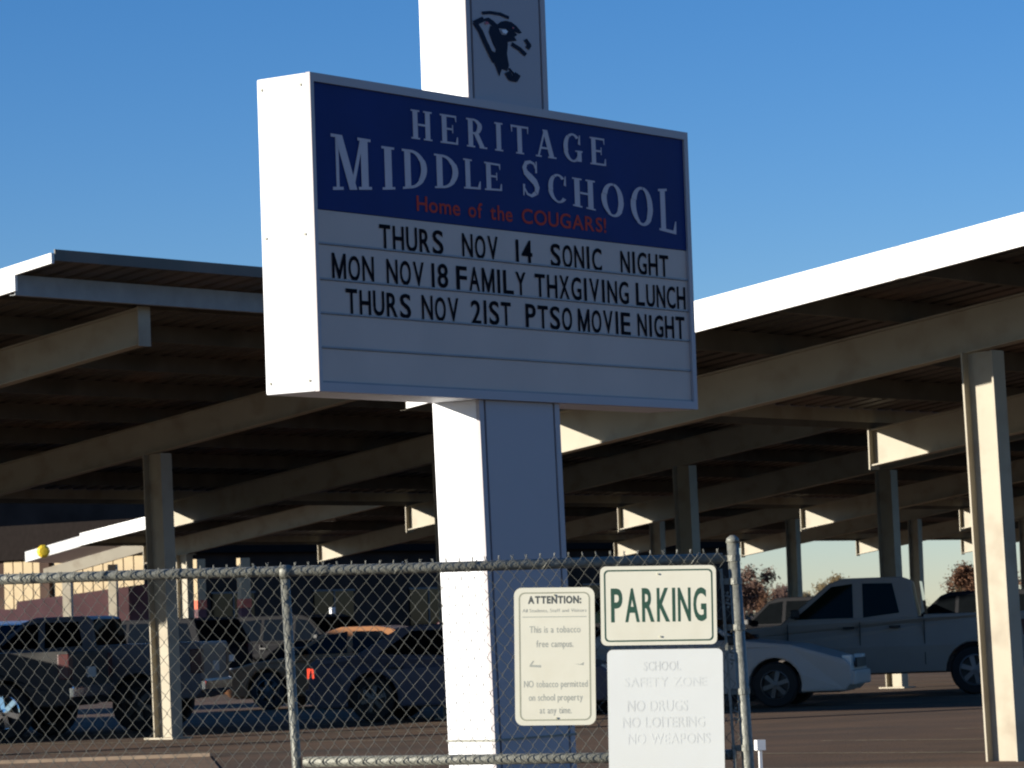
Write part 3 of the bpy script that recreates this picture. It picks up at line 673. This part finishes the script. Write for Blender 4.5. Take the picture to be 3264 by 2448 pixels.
put(0, 'low blue grey sedan with a glowing red tail light, behind the fence', 'parked_sedan', 'car', (-2.50, 53.93), HP, -1.35, sedan(NAVY, rim=DRIM, r=.34, ro=1.02, tail=LAMPL))
put(0, 'bronze brown car with a pale headlight, nose to the left behind the fence', 'parked_car', 'car', (-4.78, 64.32), HQ, 1.35, sedan(TANP, r=.33, fo=.86, rim=DRIM))
put(0, 'slate blue pickup partly behind the left carport column', 'pickup_truck', 'truck', (-6.05, 53.4), math.pi-math.radians(9), -1.75, crew(SLATE, rim=DRIM, glass=GLASSD, ro=.95, fx=1.35, fo=.85, top=[(2.2, .95), (2.12, 1.06), (.60, 1.18), (.45, 1.24), (-1.15, 1.24), (-1.16, 1.28), (-2.68, 1.28), (-2.7, 1.24)], cab=[(.58, 1.18), (-.02, 1.66), (-.2, 1.72), (-.95, 1.72), (-1.05, 1.67), (-1.12, 1.24)], win=[[(.38, 1.26), (-.04, 1.60), (-.24, 1.64), (-.24, 1.26)], [(-.34, 1.26), (-.34, 1.64), (-.85, 1.64), (-.92, 1.28)]], ws=[((.6, 1.17), (-.03, 1.68)), ((-1.12, 1.25), (-1.04, 1.70))], seams=[.40, -.90], handles=[-.7], mir=.35, mz=1.22))
put(0, 'black pickup cut by the left photo edge, with a bright chrome wheel', 'pickup_truck', 'truck', (-7.6, 51.0), HQ, -1.75, crew(mat('paint_dark_grey', (.06, .058, .056), .5, vary=.05, spec=.15), rim=CHROME, ro=.95, top=[(2.9, .95), (2.82, 1.08), (1.35, 1.20), (1.2, 1.20), (-.96, 1.20), (-.97, 1.22), (-2.68, 1.22), (-2.7, 1.18)]))
put(0, 'added unseen dark van left of view, shades the black truck', 'shade_van', 'van', (-10.6, 48.6), HQ, -1.55, suv(SLATE, rx=-1.55))  # unseen van, added so the black truck stays out of the sun
# vehicles farther back: row 3 and beyond
for nm, cat, lab, x, y, hd, sp in (
    ('delivery_van', 'van', 'white framed van window showing behind the slate pickup, far left', -10.9, 66.9, HL, suv(FASC, w=2.0)),
    ('parked_jeep', 'car', 'dark off roader with round grey spare wheel cover, behind the bronze car', -4.9, 86.5, HN, suv(BLK)),
    ('parked_suv', 'car', 'black sport utility car in the shade left of the spare wheel', -8.6, 84.0, HL, suv(BLK)),
    ('parked_suv', 'car', 'dark maroon sport utility car in shade behind the white pole', -1.0, 90.0, HL, suv(MAR)),
    ('pickup_truck', 'truck', 'distant dark pickup between the sign pole and the parking sign', 2.2, 93.0, HN, crew(BLK)),
    ('parked_car', 'car', 'dark car roof seen over the hood of the silver pickup', 6.6, 84.0, HL, suv(BLK)),
    ('parked_car', 'car', 'black car roof seen above the bed of the silver pickup, beside the right column', 10.6, 84.0, HL, suv(BLK, r=.38)),
    ('parked_car', 'car', 'navy sedan far left in shade in front of the dark wall shadow block', -12.2, 88.0, HN, sedan(NAVY)),
    ('parked_car', 'car', 'black sedan standing behind the low blue grey sedan', 0.2, 76.0, HL, sedan(BLK)),
):
    v_ = vehicle(nm, lab, cat, (x, y, .006), hd, sp)
    if nm == 'parked_jeep':
        q = MB(); q.lathe([(0, -.1), (.30, -.1), (.36, -.04), (.36, .06)], 20); o = q.obj('spare_wheel_cover', mat('spare_cover_grey', (.22, .22, .22), .5), v_, (-2.50, 0, 1.18), math.pi/2)

# ------------------------------------------------------------------ building and far things
bc = Vector((-11.6, 112, 0))
bld = empty('school_building', 'long far school building with tan sunlit end wall and shaded brown side wall', 'building', tuple(bc), RZ)
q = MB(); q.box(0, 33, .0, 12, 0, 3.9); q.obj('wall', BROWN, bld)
q = MB(); q.box(-.3, 33.3, -.4, 12.4, 3.9, 5.0); q.obj('roof', mat('dark_roof_band', (.016, .013, .012), .95, spec=.02), bld)
# end wall panels on the -D face (local x = 0 plane, y 0..12)
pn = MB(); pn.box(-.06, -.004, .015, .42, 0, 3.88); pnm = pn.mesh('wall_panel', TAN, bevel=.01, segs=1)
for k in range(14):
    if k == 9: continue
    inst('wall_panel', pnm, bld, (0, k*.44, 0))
q = MB(); q.box(-.22, -.01, 9*.44, 9*.44+.42, 0, 3.88); q.obj('downpipe_chase', BROWN, bld)
for k in range(6):
    w_ = MB(); w_.box(3+k*5, 5+k*5, -.05, -.006, 1.1, 2.6); wo_ = w_.obj('window', GLASSD, bld)
    w_ = MB(); w_.box(2.94+k*5, 5.06+k*5, -.07, -.052, 2.6, 2.66); w_.box(2.94+k*5, 5.06+k*5, -.07, -.052, 1.04, 1.1); w_.box(3.97+k*5, 4.03+k*5, -.07, -.052, 1.1, 2.6); w_.obj('window_frame', mat('frame_brown', (.12, .1, .09), .6), wo_)
gym = empty('gym_building', 'tall dark brown building block behind the tan walled building, far left', 'building', (-27, 128, 0), RZ)
q = MB(); q.box(0, 45, 0, 14, 0, 7.6); q.obj('wall', BROWN, gym)
q = MB(); q.box(-.3, 45.3, -.3, 14.3, 7.6, 7.9); q.obj('roof', MAROON, gym)
wall_shade = empty('wall_shadow_block', 'dark sloping block standing in for the shadow low on the tan wall', 'wall_shade', (-14.9, 107.2, 0), 0)  # added block: dark colour and sloping top imitate a cast shadow
q = MB(); q.prism([(-6, 0), (5.0, 0), (5.0, 3.02), (1.2, 2.62), (-.05, 2.50), (-.08, 2.28), (-6, 2.28)], 0, 2.5); q.obj('wall', MAROON, wall_shade)
for i, (x, y, sc_) in enumerate(((-8.95, 101, 1.0), (-7.75, 101.5, 1.15))):
    pl = empty('masonry_pillar', ('narrow' if i == 0 else 'wider')+' tan pillar with an orange base band, right of the left carport column', 'pillar', (x, y, 0), .5, 'tan pillars')
    q = MB(); q.box(-.13*sc_, .13*sc_, -.13, .13, 2.3, 3.45); q.obj('shaft', TAN, pl)
    q = MB(); q.box(-.14*sc_, .14*sc_, -.14, .14, 2.05, 2.3); q.obj('colour_band', ORANGE, pl)
    q = MB(); q.box(-.13*sc_, .13*sc_, -.13, .13, 0, 2.05); q.obj('base', MAROON, pl)
# small lit posts and sign boards in the lot
def post(x, y, h, w, z0, name='guard_post', lab='', extra=None):
    p = MB(); p.box(-w/2, w/2, -w/2, w/2, z0, h); o = p.obj(name, FASC, None, (x, y, 0), .6); tag(o, lab, 'post'); return o
post(-5.02, 96.5, 1.95, .12, 0, lab='white post standing left of the school sign pole, among dark cars')
ns = empty('notice_board', 'small white board on a post beside the left fence post, far back', 'sign', (-6.1, 92, 0), -.2)
q = MB(); q.box(-.17, .17, -.02, .0, 1.02, 1.50); q.obj('board', FASC, ns)
q = MB(); q.box(.13, .20, -.05, -.022, .0, 1.62); q.obj('post', FASC, ns)
cls = empty('sun_blocker', 'added unseen brown block left of view, keeps sun off the parked cars', 'building', (-16.5, 47.2, 0), math.atan2(.929, -.37))  # added out of view to block low sun from the parked vehicles
q = MB(); q.box(0, 11.5, 0, 7, 0, 4.7); q.obj('wall', BROWN, cls)
q = MB(); q.box(-.3, 11.8, -.3, 7.3, 4.7, 5.0); q.obj('roof', MAROON, cls)
for k in range(3):
    q = MB(); q.box(1.2+k*3.4, 3.2+k*3.4, -.03, -.002, 1.0, 2.4); q.obj('window', GLASSD, cls)
# trees
def tree(x, y, h, rad, leaf, label, name='autumn_tree', n=1500, kind=0):
    t = empty(name, label, 'tree', (x, y, 0), random.random()*6, 'autumn trees on the horizon')
    q = MB(); q.tube([(0, 0, 0), (.03*h, 0, h*.25), (0, .02*h, h*.5)], [h*.035, h*.024, h*.015], 7)
    tips = []
    for k in range(9):
        a = k*2.4+random.random(); e = random.uniform(.5, 1.1); L = rad*random.uniform(.6, .95); b = Vector((0, 0, h*random.uniform(.18, .42)))
        tip = b+Vector((math.cos(a)*math.cos(e), math.sin(a)*math.cos(e), math.sin(e)*1.2))*L; q.tube([b, (b+tip)/2+Vector((0, 0, .05*h)), tip], [h*.014, h*.008, h*.003], 5); tips.append(tip)
    q.obj('trunk', BARK, t)
    cr = MB(); lobes = [(Vector((random.gauss(0, .36), random.gauss(0, .36), random.uniform(-.62, .62)))) for _ in range(15)]
    for k in range(int(n*2.6)):
        l_ = random.choice(lobes); s_ = .34*(1.15-abs(l_.z)*.5)
        p = l_+Vector((random.gauss(0, s_*.6), random.gauss(0, s_*.6), random.gauss(0, s_*.55)))
        c_ = Vector((p.x*rad*.85, p.y*rad*.85, h*.58+p.z*h*.42))
        if c_.z < h*.08: continue
        u = Vector((random.gauss(0, 1), random.gauss(0, 1), random.gauss(0, 1))).normalized(); v = u.orthogonal().normalized(); z_ = h*random.uniform(.012, .024)
        cr.poly([c_-u*z_-v*z_*.6, c_+u*z_-v*z_*.6, c_+u*z_*.8+v*z_*.7, c_-u*z_*.9+v*z_*.6])
    cr.obj('crown', leaf, t, fix=False); return t
RUST = mat('leaf_rust', (.16, .08, .045), .8, vary=.4, scale=1.5); TANL = mat('leaf_tan', (.24, .18, .09), .8, vary=.35, scale=1.5); RED = mat('leaf_dull_red', (.14, .082, .062), .8, vary=.4, scale=1.5); GRN = mat('leaf_dark_green', (.04, .055, .03), .8, vary=.4, scale=1.5)
Yt = 420
def tx(px): return (px-1106-18)/7769.4*Yt
tree(tx(1608), Yt, 6.9, 3.1, RED, 'dull red leaved tree just right of the fence end post', n=2200)
tree(tx(1655), Yt+8, 5.2, 2.6, RUST, 'smaller brownish tree beside the dull red tree')
tree(tx(1560), Yt+20, 6.0, 3.0, RED, 'dull red tree partly behind the fence end post')
tree(tx(1722), Yt+25, 5.0, 2.0, RED, 'slender reddish tree between two thin carport columns')
tree(tx(1745), Yt+35, 4.2, 2.4, RUST, 'low rust tree above the windscreen of the silver pickup')
tree(tx(1812), Yt+10, 5.6, 2.6, TANL, 'pale tan tree over the cab roof of the silver pickup')
tree(tx(1790), Yt+40, 3.8, 2.5, TANL, 'low tan tree left of the pale tan tree')
tree(tx(1872), Yt+15, 4.6, 2.8, TANL, 'low tan bush like tree over the rear of the pickup cab')
tree(tx(1905), Yt+32, 4.6, 2.2, GRN, 'dark green tree behind the wide carport column')
tree(tx(2068), Yt-10, 6.3, 2.6, RUST, 'bright rust orange tree left of the sunlit right column', n=2400)
tree(tx(2120), Yt+6, 6.6, 3.0, TANL, 'tan brown tree partly hidden by the sunlit right column')
tree(tx(2020), Yt+40, 3.4, 3.2, GRN, 'low dark green tree left of the rust orange tree')
tree(tx(1980), Yt+45, 3.2, 3.0, GRN, 'low dark tree between the two carport columns on the right')
tree(tx(2200), Yt+20, 6.4, 3.2, RUST, 'rust tree at the right edge of the photo')
# distant low band of scrub that reads as one mass
q = MB()
for k in range(2600):
    x = random.uniform(-60, 110); y = Yt+60+random.uniform(0, 60); hz_ = 1.2+.6*math.sin(x*.21)+.4*math.sin(x*.9+2); z = random.uniform(0, max(.5, hz_))
    u = Vector((random.gauss(0, 1), random.gauss(0, .3), random.gauss(0, 1))).normalized()*.35; v = u.orthogonal().normalized()*.3
    c_ = Vector((x, y, z)); q.poly([c_-u-v, c_+u-v, c_+u+v, c_-u+v])
o = q.obj('distant_scrub', mat('scrub', (.07, .065, .04), .9, vary=.4, scale=.3), None, fix=False); o['kind'] = 'stuff'; o['label'] = 'distant low scrub along the horizon'
# small lamp on the ground post right of the fence
q = MB(); q.box(-.04, .04, -.035, .035, .24, .33); q.box(-.014, .014, -.012, .012, 0, .24)
tag(q.obj('bollard', FASC, None, (2.05, 31.5, 0), .3), 'small white topped stake on the brown ground, right of the fence end post', 'bollard')
